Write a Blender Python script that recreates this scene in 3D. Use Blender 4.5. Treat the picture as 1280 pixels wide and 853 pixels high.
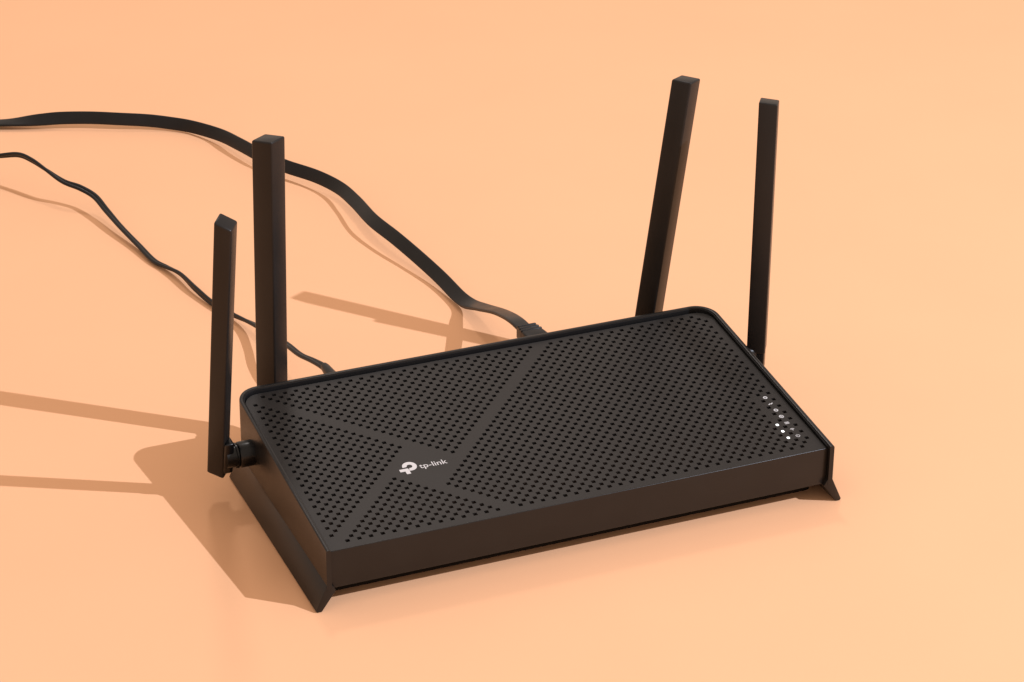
import bpy, bmesh, math, random
from mathutils import Vector, Matrix, geometry

# ------------------------------------------------------------------ clear
for o in list(bpy.data.objects):
    bpy.data.objects.remove(o)
S = 0.001                      # all coordinates below are millimetres
SC = bpy.context.scene
COL = SC.collection
random.seed(4)

# ------------------------------------------------------------------ camera
cam_d = bpy.data.cameras.new('camera')
cam = bpy.data.objects.new('camera', cam_d)
COL.objects.link(cam)
CAM = Vector((-446.42, -974.48, 659.80)); TGT = Vector((50.44, 213.19, 0.0)); ROLL = 0.006
f = (TGT - CAM).normalized(); r = f.cross(Vector((0, 0, 1))).normalized(); u = r.cross(f)
r2 = r * math.cos(ROLL) + u * math.sin(ROLL); u2 = -r * math.sin(ROLL) + u * math.cos(ROLL)
M = Matrix((r2, u2, -f)).transposed().to_4x4(); M.translation = CAM * S
cam.matrix_world = M
cam_d.sensor_width = 36.0; cam_d.lens = 3393.76 / 1280 * 36
cam_d.clip_start = 0.01; cam_d.clip_end = 50
SC.camera = cam

# ------------------------------------------------------------------ world, lamps, exposure
w = bpy.data.worlds.new('World'); SC.world = w; w.use_nodes = True
bg = w.node_tree.nodes['Background']
bg.inputs[0].default_value = (1.0, 0.80, 0.66, 1); bg.inputs[1].default_value = 0.71

def point_lamp(name, loc, watts, col, rad):
    d = bpy.data.lights.new(name, 'POINT'); d.energy = watts; d.color = col; d.shadow_soft_size = rad
    o = bpy.data.objects.new(name, d); COL.objects.link(o); o.location = Vector(loc) * S
    return o
def spot_lamp(name, loc, aim, watts, col, rad, cone):
    d = bpy.data.lights.new(name, 'SPOT'); d.energy = watts; d.color = col; d.shadow_soft_size = rad
    d.spot_size = math.radians(cone); d.spot_blend = 1.0
    o = bpy.data.objects.new(name, d); COL.objects.link(o); o.location = Vector(loc) * S
    o.rotation_euler = (Vector(aim) - Vector(loc)).to_track_quat('-Z', 'Y').to_euler()
    return o
spot_lamp('key_lamp', (1960, -1680, 2110), (120, -280, 0), 450, (0.86, 0.915, 1.07), 0.012, 72)
point_lamp('back_lamp', (260, 1330, 1980), 26, (1.0, 0.93, 0.90), 0.13)

SC.view_settings.view_transform = 'Standard'; SC.view_settings.look = 'None'
SC.view_settings.exposure = 0.0; SC.view_settings.gamma = 1.0
SC.view_settings.use_curve_mapping = False

# ------------------------------------------------------------------ materials
def mat(name, col, rough=0.5, spec=0.5, noise=0.0, nscale=400, bump=0.0, bscale=3000, rvar=0.0):
    m = bpy.data.materials.new(name); m.use_nodes = True
    nt = m.node_tree; b = nt.nodes['Principled BSDF']
    b.inputs['Base Color'].default_value = (*col, 1); b.inputs['Roughness'].default_value = rough
    b.inputs['Specular IOR Level'].default_value = spec
    tc = nt.nodes.new('ShaderNodeTexCoord')
    if noise or rvar:
        n = nt.nodes.new('ShaderNodeTexNoise'); n.inputs['Scale'].default_value = nscale
        n.inputs['Detail'].default_value = 5; nt.links.new(tc.outputs['Object'], n.inputs['Vector'])
        if noise:
            ra = nt.nodes.new('ShaderNodeValToRGB')
            ra.color_ramp.elements[0].position = 0.25; ra.color_ramp.elements[1].position = 0.75
            ra.color_ramp.elements[0].color = (*[c * (1 - noise) for c in col], 1)
            ra.color_ramp.elements[1].color = (*[min(1, c * (1 + noise)) for c in col], 1)
            nt.links.new(n.outputs['Fac'], ra.inputs['Fac']); nt.links.new(ra.outputs['Color'], b.inputs['Base Color'])
        if rvar:
            mr = nt.nodes.new('ShaderNodeMapRange')
            mr.inputs['To Min'].default_value = rough - rvar; mr.inputs['To Max'].default_value = rough + rvar
            nt.links.new(n.outputs['Fac'], mr.inputs['Value']); nt.links.new(mr.outputs['Result'], b.inputs['Roughness'])
    if bump:
        n2 = nt.nodes.new('ShaderNodeTexNoise'); n2.inputs['Scale'].default_value = bscale; n2.inputs['Detail'].default_value = 3
        bp = nt.nodes.new('ShaderNodeBump'); bp.inputs['Strength'].default_value = bump; bp.inputs['Distance'].default_value = 0.0002
        nt.links.new(tc.outputs['Object'], n2.inputs['Vector']); nt.links.new(n2.outputs['Fac'], bp.inputs['Height'])
        nt.links.new(bp.outputs['Normal'], b.inputs['Normal'])
    return m
PAPER = mat('peach_paper', (0.86, 0.480, 0.268), 0.95, 0.06, noise=0.016, nscale=9, bump=0.16, bscale=1100)
PLASTIC = mat('black_plastic', (0.0105, 0.0092, 0.0084), 0.32, 0.34, noise=0.10, nscale=60, bump=0.12, bscale=2600, rvar=0.05)
PANEL = mat('matt_black_panel', (0.0105, 0.0086, 0.0076), 0.48, 0.42, noise=0.08, nscale=40, bump=0.15, bscale=2600, rvar=0.05)
ANT = mat('antenna_plastic', (0.0160, 0.0140, 0.0128), 0.34, 0.25, noise=0.12, nscale=50, bump=0.08, bscale=2200, rvar=0.06)
GLOSS = mat('glossy_black_plastic', (0.0035, 0.0035, 0.004), 0.30, 0.38, rvar=0.06, nscale=200)
RUBBER = mat('cable_rubber', (0.009, 0.0085, 0.0085), 0.36, 0.27, noise=0.15, nscale=120, bump=0.08, bscale=900, rvar=0.08)
DARK = mat('inner_black', (0.006, 0.005, 0.0045), 0.8, 0.08)
LINER = mat('dark_liner', (0.005, 0.005, 0.0055), 0.5, 0.3)
PRINT = mat('white_print', (0.62, 0.59, 0.57), 0.6, 0.3)
PRINTM = mat('pale_print', (0.66, 0.65, 0.64), 0.6, 0.3)
PRINTG = mat('grey_print', (0.46, 0.45, 0.44), 0.6, 0.3)
LED = bpy.data.materials.new('lit_led'); LED.use_nodes = True
LED.node_tree.nodes['Principled BSDF'].inputs['Emission Color'].default_value = (0.95, 1.0, 0.97, 1)
LED.node_tree.nodes['Principled BSDF'].inputs['Emission Strength'].default_value = 1.6

# ------------------------------------------------------------------ helpers
def link_mesh(name, bm, m, parent=None, smooth=None):
    bmesh.ops.recalc_face_normals(bm, faces=bm.faces[:])
    bmesh.ops.scale(bm, vec=(S, S, S), verts=bm.verts[:])
    me = bpy.data.meshes.new(name); bm.to_mesh(me); bm.free()
    if smooth is not None:
        me.polygons.foreach_set('use_smooth', [True] * len(me.polygons))
        me.set_sharp_from_angle(angle=math.radians(smooth))
    me.materials.append(m)
    o = bpy.data.objects.new(name, me); COL.objects.link(o)
    if parent: o.parent = parent
    return o
def prism(poly_bottom, poly_top, bevel=0.0, seg=2):
    """closed solid between two equal-count loops (3D points)"""
    bm = bmesh.new()
    a = [bm.verts.new(p) for p in poly_bottom]; b = [bm.verts.new(p) for p in poly_top]
    n = len(a)
    bm.faces.new(a[::-1]); bm.faces.new(b)
    for i in range(n): bm.faces.new((a[i], a[(i + 1) % n], b[(i + 1) % n], b[i]))
    bmesh.ops.recalc_face_normals(bm, faces=bm.faces[:])
    if bevel: bmesh.ops.bevel(bm, geom=bm.edges[:], offset=bevel, segments=seg, profile=0.5, affect='EDGES', clamp_overlap=True)
    return bm
def box(x0, x1, y0, y1, z0, z1, bevel=0.0, seg=2):
    q = [(x0, y0), (x1, y0), (x1, y1), (x0, y1)]
    return prism([(*p, z0) for p in q], [(*p, z1) for p in q], bevel, seg)
def lathe(p0, axis, prof, seg=40):
    """revolve prof [(dist along axis, radius)] about axis from p0"""
    ax = Vector(axis).normalized(); t = Vector((0, 0, 1)) if abs(ax.z) < 0.9 else Vector((1, 0, 0))
    e1 = ax.cross(t).normalized(); e2 = ax.cross(e1); bm = bmesh.new(); rings = []
    for d, rad in prof:
        rings.append([bm.verts.new(Vector(p0) + ax * d + (e1 * math.cos(k * 2 * math.pi / seg) + e2 * math.sin(k * 2 * math.pi / seg)) * rad) for k in range(seg)])
    for A, B in zip(rings, rings[1:]):
        for k in range(seg): bm.faces.new((A[k], A[(k + 1) % seg], B[(k + 1) % seg], B[k]))
    bm.faces.new(rings[0][::-1]); bm.faces.new(rings[-1])
    return bm
def empty(name, loc):
    o = bpy.data.objects.new(name, None); COL.objects.link(o); o.location = Vector(loc) * S
    o.empty_display_size = 0.02
    return o
def catmull(P, n):
    P = [Vector(p) for p in P]; out = []
    for i in range(len(P) - 1):
        p0 = P[max(i - 1, 0)]; p1 = P[i]; p2 = P[i + 1]; p3 = P[min(i + 2, len(P) - 1)]
        d = lambda a, b: max((b - a).length ** 0.5, 1e-4)
        t0 = 0; t1 = t0 + d(p0, p1); t2 = t1 + d(p1, p2); t3 = t2 + d(p2, p3)
        for k in range(n):
            t = t1 + (t2 - t1) * k / n
            A1 = p0.lerp(p1, (t - t0) / (t1 - t0)); A2 = p1.lerp(p2, (t - t1) / (t2 - t1)); A3 = p2.lerp(p3, (t - t2) / (t3 - t2))
            B1 = A1.lerp(A2, (t - t0) / (t2 - t0)); B2 = A2.lerp(A3, (t - t1) / (t3 - t1))
            out.append(B1.lerp(B2, (t - t1) / (t2 - t1)))
    out.append(P[-1]); return out
def sweep(P, Wv, section):
    """sweep section [(a,b)] along P; a runs along the width vector, b across"""
    bm = bmesh.new(); rings = []; n = len(section)
    for i, p in enumerate(P):
        t = (P[min(i + 1, len(P) - 1)] - P[max(i - 1, 0)]).normalized()
        wv = Wv[i] - t * Wv[i].dot(t); wv.normalize(); nv = t.cross(wv)
        rings.append([bm.verts.new(p + wv * a + nv * b) for a, b in section])
    for A, B in zip(rings, rings[1:]):
        for k in range(n): bm.faces.new((A[k], A[(k + 1) % n], B[(k + 1) % n], B[k]))
    bm.faces.new(rings[0][::-1]); bm.faces.new(rings[-1])
    return bm
def superellipse(w_, h_, e=4, n=20):
    pts = []
    for k in range(n):
        a = 2 * math.pi * k / n; c, s = math.cos(a), math.sin(a)
        pts.append((math.copysign(abs(c) ** (2 / e), c) * w_ / 2, math.copysign(abs(s) ** (2 / e), s) * h_ / 2))
    return pts

# ------------------------------------------------------------------ the surface
bm = bmesh.new()
bmesh.ops.create_grid(bm, x_segments=1, y_segments=1, size=4000)
tab = link_mesh('tabletop', bm, PAPER)
tab['kind'] = 'structure'

# ------------------------------------------------------------------ router body
W, D, HF, HB = 127.0, 135.33, 31.05, 44.7
SL = (HB - HF) / D
router = empty('wireless_router', (0, 0, 0))
router['label'] = 'flat black router with perforated sloping top and four upright antennas'
router['category'] = 'router'

def u_path(inset, R=11.5):
    """front right -> back right corner -> back left corner -> front left"""
    x = W - inset; y = D - inset; rr = R - inset; pts = [(x, 0.0)]
    for k in range(1, 8): pts.append((x, (y - rr) * k / 8))
    for k in range(13):
        a = math.pi / 2 * k / 12; pts.append((x - rr + rr * math.cos(a), y - rr + rr * math.sin(a)))
    for k in range(1, 16): pts.append((x - rr - (2 * x - 2 * rr) * k / 16, y))
    for k in range(13):
        a = math.pi / 2 * k / 12; pts.append((-x + rr - rr * math.sin(a), y - rr + rr * math.cos(a)))
    for k in range(7, 0, -1): pts.append((-x, (y - rr) * k / 8))
    pts.append((-x, 0.0)); return pts
TH = 2.3
prof = [(0, 10.0, None), (0, 0, -0.75), (0.22, 0, -0.22), (0.75, 0, 0), (TH - 0.55, 0, 0), (TH - 0.15, 0, -0.18), (TH, 0, -0.6), (TH, 10.0, None)]
paths = {i: u_path(i) for i, _, _ in prof}
bm = bmesh.new(); rows = []
for k in range(len(paths[0])):
    row = []
    for ins, zb, dz in prof:
        x, y = paths[ins][k]; yo = paths[0][k][1]
        row.append(bm.verts.new((x, y, zb if dz is None else HF + SL * yo + dz)))
    rows.append(row)
for A, B in zip(rows, rows[1:]):
    for k in range(len(prof)): bm.faces.new((A[k], A[(k + 1) % len(prof)], B[(k + 1) % len(prof)], B[k]))
bm.faces.new(rows[0]); bm.faces.new(rows[-1][::-1])
link_mesh('side_shell', bm, PLASTIC, router, 35)

# glossy dark liner inside the shell, added to blacken the groove round the panel
ti = [(TH - 0.05, 12.0, None), (TH - 0.05, 0, -0.75), (TH + 0.3, 0, -0.9), (TH + 0.3, 12.0, None)]
tp = {i: u_path(i) for i, _, _ in ti}
bm = bmesh.new(); rows = []
for k in range(len(paths[0])):
    row = []
    for ins, zb, dz in ti:
        x, y = tp[ins][k]; yo = paths[0][k][1]
        row.append(bm.verts.new((x, max(y, 2.6), zb if dz is None else HF + SL * yo + dz)))
    rows.append(row)
for A, B in zip(rows, rows[1:]):
    for k in range(4): bm.faces.new((A[k], A[(k + 1) % 4], B[(k + 1) % 4], B[k]))
bm.faces.new(rows[0]); bm.faces.new(rows[-1][::-1])
link_mesh('inner_liner', bm, LINER, router, 35)

# flared feet along both sides
FP = [(127.0, 13.2), (132.5, 0.9), (131.9, 0.0), (129.7, 0.0), (122.7, 9.8), (124.75, 13.2)]
for s in (1, -1):
    p = [(s * x, z) for x, z in FP]
    link_mesh('foot', prism([(x, 0.15, z) for x, z in p], [(x, 130.0, z) for x, z in p], 0.25, 2), PLASTIC, router, 35)

# bottom plate, dropped close to the table to deepen the shade under the front
link_mesh('base_plate', box(-121.5, 121.5, 11.0, 132.2, 1.8, 12.4, 1.5, 3), DARK, router)

# sloping top panel with its pattern of square holes
T0 = HF - 2.2; TT = math.atan2(HB - HF, D)
CT, ST = math.cos(TT), math.sin(TT)
def on_top(x, t, h=0.0):                     # panel coordinates -> space, h above the panel
    return (x, t * CT - h * ST, T0 + t * ST + h * CT)
def holes():
    out = []
    for j in range(43):
        for i in range(87):
            if (i + j) % 2: continue
            d_, s_ = i - j, i + j
            ok = (d_ <= 30 and s_ <= 96) or (d_ >= 34 and s_ <= 84) or (d_ >= 46 and s_ >= 88) or (d_ <= 42 and s_ >= 100)
            if not ok: continue
            if (i, j) in ((0, 0), (86, 0), (0, 42), (86, 42)): continue
            if 27 <= j <= 39 and i in (1, 3): continue
            out.append((119.2 - 2.78 * i, 129.0 - 2.892 * j))
    return out
HOLES = holes(); HS = 0.99
PX, PT, PR = 124.0, D / CT - 3.7, 8.2; PF = 2.3
outl = [(-PX, PF), (PX, PF)]
for k in range(9):
    a = math.pi / 2 * k / 8; outl.append((PX - PR + PR * math.cos(a), PT - PR + PR * math.sin(a)))
for k in range(9):
    a = math.pi / 2 * k / 8; outl.append((-PX + PR - PR * math.sin(a), PT - PR + PR * math.cos(a)))
vs = [Vector(p) for p in outl]; es = [(k, (k + 1) % len(outl)) for k in range(len(outl))]
c_ = 0.15                                     # tiny corner radius of each hole
for hx, ht in HOLES:
    b0 = len(vs)
    for dx, dt in ((-HS + c_, -HS), (HS - c_, -HS), (HS, -HS + c_), (HS, HS - c_), (HS - c_, HS), (-HS + c_, HS), (-HS, HS - c_), (-HS, -HS + c_)):
        vs.append(Vector((hx + dx, ht + dt)))
    es += [(b0 + k, b0 + (k + 1) % 8) for k in range(8)]
rv, re, rf, ov, oe, of = geometry.delaunay_2d_cdt(vs, es, [], 1, 1e-5)
hset = {}
for hx, ht in HOLES: hset[(round((119.2 - hx) / 2.78), round((129.0 - ht) / 2.892))] = (hx, ht)
bm = bmesh.new(); THK = 1.3
tv = [bm.verts.new(on_top(v.x, v.y, 0)) for v in rv]; bv = [bm.verts.new(on_top(v.x, v.y, -THK)) for v in rv]
ecount = {}
for fc in rf:
    cx = sum(rv[k].x for k in fc) / 3; ct = sum(rv[k].y for k in fc) / 3
    key = (round((119.2 - cx) / 2.78), round((129.0 - ct) / 2.892)); h_ = hset.get(key)
    if h_ and abs(cx - h_[0]) < HS and abs(ct - h_[1]) < HS and (abs(cx - h_[0]) + abs(ct - h_[1])) < 2 * HS - c_: continue
    bm.faces.new([tv[k] for k in fc]); bm.faces.new([bv[k] for k in reversed(fc)])
    for a, b in zip(fc, list(fc[1:]) + [fc[0]]):
        k = (min(a, b), max(a, b)); ecount.setdefault(k, []).append((a, b))
for k, l in ecount.items():
    if len(l) == 1:
        a, b = l[0]; bm.faces.new((tv[b], tv[a], bv[a], bv[b]))
bmesh.ops.delete(bm, geom=[v for v in bm.verts if not v.link_faces], context='VERTS')
link_mesh('top_panel', bm, PANEL, router)

# front panel, its top edge slightly proud of the top panel's front edge
FT = T0 + 2.3 * SL + 0.14
q = [(-124.66, 10.0), (124.66, 10.0), (124.66, FT), (-124.66, FT)]
link_mesh('front_panel', prism([(x, 2.05, z) for x, z in q], [(x, 4.2 if z < 20 else 2.85, z) for x, z in q], 0.34, 4), PLASTIC, router, 40)

# ------------------------------------------------------------------ marks on the top panel
def flat(name, polys, m, parent, h0=0.02, h1=0.07):
    """raised print: list of closed 2D loops in panel coordinates (quads / convex)"""
    bm = bmesh.new()
    for P in polys:
        a = [bm.verts.new(on_top(x, t, h0)) for x, t in P]; b = [bm.verts.new(on_top(x, t, h1)) for x, t in P]; n = len(P)
        bm.faces.new(b); bm.faces.new(a[::-1])
        for k in range(n): bm.faces.new((a[k], a[(k + 1) % n], b[(k + 1) % n], b[k]))
    return link_mesh(name, bm, m, parent)
def arc_band(cx, ct, r0, r1, a0, a1, n=28):
    out = []
    for k in range(n):
        p, q_ = [math.radians(a0 + (a1 - a0) * v / n) for v in (k, k + 1)]
        out.append([(cx + r0 * math.cos(p), ct + r0 * math.sin(p)), (cx + r1 * math.cos(p), ct + r1 * math.sin(p)),
                    (cx + r1 * math.cos(q_), ct + r1 * math.sin(q_)), (cx + r0 * math.cos(q_), ct + r0 * math.sin(q_))])
    return out
def bar(x0, t0, x1, t1, w_):
    d_ = Vector((x1 - x0, t1 - t0)).normalized(); n_ = Vector((-d_.y, d_.x)) * w_ / 2
    return [(x0 - n_.x, t0 - n_.y), (x1 - n_.x, t1 - n_.y), (x1 + n_.x, t1 + n_.y), (x0 + n_.x, t0 + n_.y)]
ECX, ECT = -68.15, 52.2
emb = arc_band(ECX, ECT, 1.35, 3.45, -112, 184, 40)
emb += [[(-73.73, 48.93), (-71.38, 48.93), (-71.38, 50.93), (-73.73, 50.93)],
        [(-71.38, 46.63), (-69.33, 46.63), (-69.33, 48.93), (-71.38, 48.93)],
        [(-71.38, 48.93), (-69.33, 48.93), (-69.33, 50.58), (-69.68, 50.93), (-71.38, 50.93)]]
flat('emblem', emb, PRINT, router)
tc = bpy.data.curves.new('lettering', 'FONT'); tc.body = 'tp-link'; tc.size = 1.0; tc.offset = 0.004
to = bpy.data.objects.new('lettering_source', tc); COL.objects.link(to)
bpy.context.view_layer.update()
tm = bpy.data.meshes.new_from_object(to.evaluated_get(bpy.context.evaluated_depsgraph_get()))
bpy.data.objects.remove(to)
bm = bmesh.new(); bm.from_mesh(tm)
xs = [v.co.x for v in bm.verts]; k_ = 13.6 / (max(xs) - min(xs)); x0_ = min(xs)
for v in bm.verts:
    v.co = Vector(on_top(-63.85 + (v.co.x - x0_) * k_, 48.95 + v.co.y * k_ * 0.98, 0.06))
link_mesh('brand_lettering', bm, PRINT, router)

IX = 115.9
def icon(kind, t):
    x = IX; m = PRINTG; P = []
    if kind == 'ring_dot': P = arc_band(x, t, 0.75, 1.2, 0, 360, 20) + [bar(x, t - 0.05, x, t + 0.5, 0.4)]
    if kind == 'wave': P = [bar(x - 1.4, t - 0.5, x - 0.3, t + 0.2, 0.5), bar(x - 0.3, t + 0.2, x + 0.2, t - 0.35, 0.5), bar(x + 0.2, t - 0.35, x + 1.4, t + 0.6, 0.5)]
    if kind == 'ring': P = arc_band(x, t, 0.8, 1.25, 0, 360, 20) + [bar(x - 0.4, t, x + 0.4, t, 0.3)]
    if kind == 'globe': P = arc_band(x, t, 1.0, 1.35, 0, 360, 20) + [bar(x - 1.1, t, x + 1.1, t, 0.25), bar(x, t - 1.1, x, t + 1.1, 0.25)]
    if kind == 'grid': P = [bar(x - 1.3, t + v, x + 1.3, t + v, 0.36) for v in (-0.8, -0.27, 0.27, 0.8)] + [bar(x + v, t - 0.9, x + v, t + 0.9, 0.25) for v in (-0.9, 0.0, 0.9)]
    if kind == 'fan': P = arc_band(x, t - 0.8, 1.3, 1.75, 40, 140, 10) + arc_band(x, t - 0.8, 0.6, 1.0, 40, 140, 8) + arc_band(x, t - 0.8, 0.0001, 0.35, 0, 360, 8)
    if kind == 'power': P = arc_band(x, t, 0.85, 1.25, 120, 420, 20) + [bar(x, t + 0.1, x, t + 1.3, 0.38)]
    if kind in ('ring_dot', 'wave', 'ring', 'globe'): m = PRINTM
    P = [[(x + (a - x) * 0.88, t + (b - t) * 0.88) for a, b in q_] for q_ in P]
    flat('status_icon', P, m, router)
for kind, j in zip(('ring_dot', 'wave', 'ring', 'globe', 'grid', 'fan', 'power'), range(27, 41, 2)):
    icon(kind, 50.55 - 2.867 * (j - 27))
for j in range(27, 41, 2):
    x, t = 110.7, 50.45 - 2.867 * (j - 27)
    if j >= 35:
        P = [[(x + 0.72 * math.copysign(abs(math.cos(a)) ** 0.6, math.cos(a)), t + 0.76 * math.copysign(abs(math.sin(a)) ** 0.6, math.sin(a))) for a in [2 * math.pi * k / 12 for k in range(12)]]]
        o = flat('status_light', P, LED, router, 0.0, 0.08); o['label'] = 'lit white status light'
    else:
        P = [[(x + 0.22 * math.cos(a), t + 0.22 * math.sin(a)) for a in [2 * math.pi * k / 8 for k in range(8)]]]
        flat('status_light', P, LINER, router, 0.0, 0.03)

# ------------------------------------------------------------------ antennas
def antenna(bx, by, bz, yaw, tx, ty, L, su, sv, w_, t_, seam=None, sb=0.0):
    c, s = math.cos(yaw), math.sin(yaw); ax = Vector((tx, ty, 1.0))
    def loop(f_, k=1.0):
        out = []
        for uu, vv in ((-.5, -.5), (.5, -.5), (.5, .5), (-.5, .5)):
            o = Vector((c * uu * w_ * k - s * vv * t_ * k, s * uu * w_ * k + c * vv * t_ * k, 0))
            out.append(Vector((bx, by, bz)) + o + ax * f_(uu, vv))
        return out
    top = loop(lambda a, b: L + su * a * w_ + sv * b * t_)
    if seam:
        o = link_mesh('antenna', prism(loop(lambda a, b: seam), top, 0.7, 3), ANT, router, 50)
        link_mesh('knuckle', prism(loop(lambda a, b: 0.0, 0.93), loop(lambda a, b: seam + 1.0, 0.93), 0.6, 2), GLOSS, o, 50)
    else:
        o = link_mesh('antenna', prism(loop(lambda a, b: sb * a * w_), top, 0.95, 3), ANT, router, 50)
    return o
def hinge(par, p, axis, n, rad=6.3, m=None):
    m = m or GLOSS
    link_mesh('hinge', lathe(p, axis, [(0, rad), (n * 0.5, rad), (n * 0.54, rad - 0.25), (n * 0.56, rad - 0.8)]), m, par, 40)
    e = Vector(p) + Vector(axis) * (n * 0.56)
    link_mesh('collar_ring', lathe(e, axis, [(-0.5, rad - 1.4), (0.3, rad - 1.2), (0.4, rad - 0.1), (1.2, rad - 0.1), (1.3, rad - 0.9), (n * 0.44, rad - 1.0)]), m, par, 40)
# left side, leaning towards the front
a = antenna(-142.2, 114.8, 13.9, -0.62, -0.025, -0.308, 151.1, -0.46, 0.18, 8.3, 8.9, sb=-0.40)
hinge(a, (-126.5, 107.5, 25.0), (-1, 0, 0), 14.0)
q = [(-141.5, -4.6), (-136.6, -4.6), (-136.6, 4.6), (-141.5, 4.6)]
link_mesh('knuckle', prism([(x, 112.4 + y, 15.4) for x, y in q], [(x - 0.3, 105.8 + y, 35.0) for x, y in q], 1.4, 3), GLOSS, a, 50)
# back left
a = antenna(-100.75 + 0.15, 156.55 + 1.8, 34.36 - 19, -0.98, -0.007, -0.09, 133.3 + 19, 0.14, -0.01, 12.0, 10.5)
hinge(a, (-100.6, 134.8, 27.0), (0, 1, 0), 20.0)
# back right
a = antenna(100.93 - 2.1, 153.0, 30.05 - 16, -0.96, 0.13, -0.001, 131.8 + 16, 0.03, -0.09, 11.0, 10.5)
hinge(a, (100.4, 134.8, 27.0), (0, 1, 0), 17.0)
# right side
a = antenna(141.87, 109.5, 16.5, -0.575, 0.026, 0.05, 143.0, -0.07, -0.12, 9.3, 9.8, seam=10.2)
hinge(a, (126.5, 109.5, 26.0), (1, 0, 0), 14.0, 4.6, ANT)

# sockets in the back wall
link_mesh('network_socket', box(33.0, 48.5, 134.9, 136.2, 20.5, 34.5, 0.3, 1), DARK, router)
link_mesh('power_socket', lathe((-66.0, 135.0, 24.0), (0, 1, 0), [(0, 5.2), (1.0, 5.2), (1.2, 4.6)]), DARK, router, 40)

# ------------------------------------------------------------------ network cable
ETH = [(-360, 668, 3.6), (-250, 650, 3.6), (-185, 626, 3.6), (-135.1, 603.3, 3.6), (-111.8, 593.5, 6.0), (-100.0, 589.0, 7.0), (-82.9, 582.1, 7.3), (-65.6, 573.7, 7.0),
       (-48.6, 566.7, 6.0), (-37.4, 560.6, 5.0), (-27.2, 551.4, 4.8), (-14.5, 528.1, 6.0), (-8.6, 505.6, 7.5), (-1.4, 480.1, 8.0), (6.8, 461.9, 8.0),
       (18.9, 440.8, 8.0), (25.8, 420.3, 8.0), (27.1, 395.8, 9.2), (26.6, 363.5, 10.7), (30.4, 336.7, 10.5), (35.0, 312.7, 8.2), (38.9, 288.2, 5.8),
       (40.7, 262.7, 4.6), (41.5, 251.8, 6.0), (41.8, 234.0, 12.0), (42.1, 207.7, 21.0), (40.6, 183.1, 27.6), (40.6, 168.0, 28.3)]
EW = [(0, 1, 0.05)] * 4 + [(0.0, 0.75, 0.6), (0.05, 0.45, 0.85)] + [(0.1, 0.3, 0.95)] * 5 + [(0.35, 0.2, 0.9)] * 5 + [(0.5, 0.15, 0.8), (0.7, 0.1, 0.7), (0.72, 0.1, 0.75), (0.62, 0.13, 0.8), (0.58, 0.13, 0.82), (0.65, 0.1, 0.75)] + \
     [(0.8, 0.05, 0.5), (0.9, 0, 0.35), (1, 0, 0.15), (1, 0, 0), (1, 0, 0), (1, 0, 0)]
net = empty('network_cable', (41, 257, 0))
net['label'] = 'flat black ribbon network cable plugged into the back of the router'; net['category'] = 'cable'
def at_base(o, e):                            # keep world position while parented to an empty off the origin
    o.parent = e; o.matrix_parent_inverse = Matrix.Translation(-e.location)
N = 10
P = catmull(ETH, N); WV = catmull(EW, N)
at_base(link_mesh('cord', sweep(P, WV, superellipse(8.0, 1.9, 5, 20)), RUBBER, None, 50), net)
at_base(link_mesh('plug', box(34.6, 46.6, 132.0, 158.0, 23.0, 32.6, 0.8, 2), RUBBER), net)
bt = prism([(34.3, 155.5, 22.8), (46.9, 155.5, 22.8), (46.9, 155.5, 32.8), (34.3, 155.5, 32.8)],
           [(35.4, 172.0, 24.6), (45.8, 172.0, 24.6), (45.8, 172.0, 31.5), (35.4, 172.0, 31.5)], 0.9, 2)
at_base(link_mesh('strain_relief', bt, RUBBER, None, 50), net)
for k in range(3):
    y = 163.5 + 3.0 * k; e = 0.75 - 0.22 * k
    at_base(link_mesh('relief_rib', box(34.75 + .32 * k, 46.45 - .32 * k, y, y + 1.5, 23.7 + .35 * k, 32.45 - .25 * k, 0.6, 3), RUBBER, None, 50), net)

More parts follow.
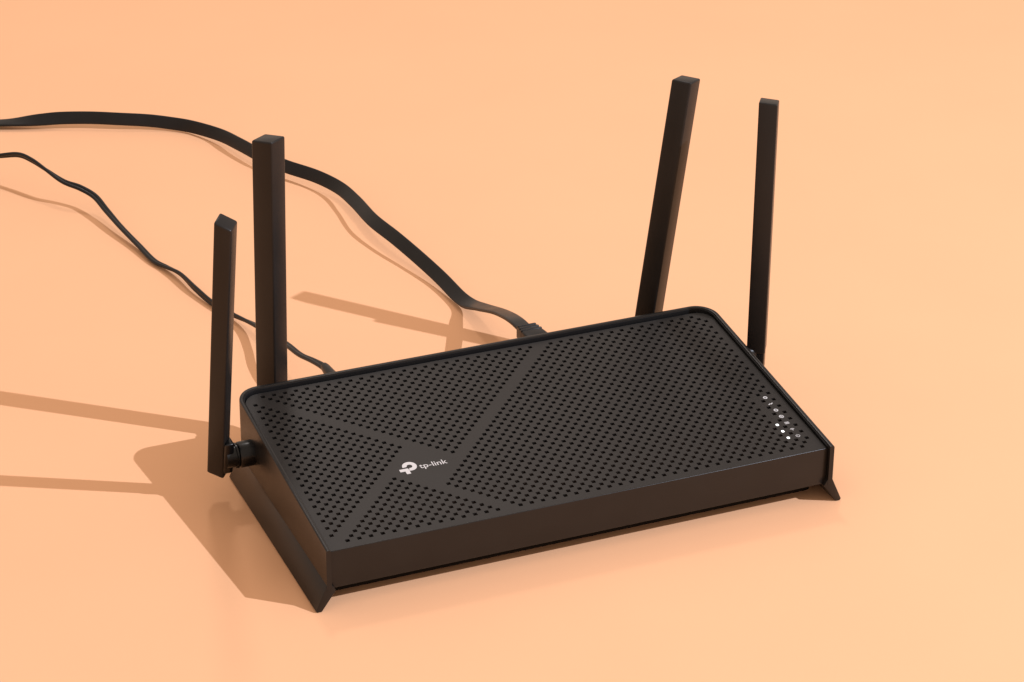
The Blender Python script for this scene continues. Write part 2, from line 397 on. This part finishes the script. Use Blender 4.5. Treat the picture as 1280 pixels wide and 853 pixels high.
# ------------------------------------------------------------------ power cable
PWR = [(-330, 600, 1.6), (-240, 562, 4.0), (-190, 540, 11.0), (-165, 527.5, 15.0), (-153.3, 519.7, 17.5), (-144.0, 508.6, 21.0), (-138.7, 498.7, 20.6), (-133.1, 487.9, 18.0), (-126.0, 474.0, 14.8), (-118.6, 466.1, 13.0),
       (-112.7, 457.4, 10.5), (-109.8, 442.0, 7.5), (-107.1, 421.7, 5.3), (-103.1, 398.4, 3.0), (-99.6, 375.4, 1.8), (-96.0, 365.1, 2.4), (-92.1, 351.4, 3.6), (-89.6, 331.7, 3.4), (-85.6, 311.9, 2.4),
       (-79.9, 293.6, 3.0), (-74.6, 272.3, 6.0), (-72.2, 246.9, 11.0), (-71.1, 223.1, 16.0), (-70.0, 205.9, 18.5), (-67.7, 193.1, 21.0), (-66.2, 180.0, 23.4), (-66.0, 168.0, 24.0)]
pwr = empty('power_cable', (-99.5, 378, 0))
pwr['label'] = 'thin black twin power cable with round plug behind the router'; pwr['category'] = 'cable'
P = catmull(PWR, N)
n_ = len(P); WV = []
for k in range(n_):
    t = (P[min(k + 1, n_ - 1)] - P[max(k - 1, 0)]).normalized()
    side = t.cross(Vector((0, 0, 1))).normalized(); upv = side.cross(t)
    a_ = math.radians(25 + 45 * math.sin(k * 0.045) + 25 * math.sin(k * 0.11 + 1))
    WV.append(side * math.cos(a_) + upv * math.sin(a_))
sec = []
for k in range(11):
    a_ = math.radians(-145 + 290 * k / 10); sec.append((0.88 + 1.05 * math.cos(a_), 1.05 * math.sin(a_)))
for k in range(11):
    a_ = math.radians(35 + 290 * k / 10); sec.append((-0.88 + 1.05 * math.cos(a_), 1.05 * math.sin(a_)))
at_base(link_mesh('cord', sweep(P, WV, sec), RUBBER, None, 70), pwr)
at_base(link_mesh('plug', lathe((-66.0, 134.0, 24.0), (0, 1, 0), [(0, 4.2), (24, 4.2), (26, 3.9), (36, 2.9), (44, 2.3), (46, 1.9)], 32), RUBBER, None, 40), pwr)
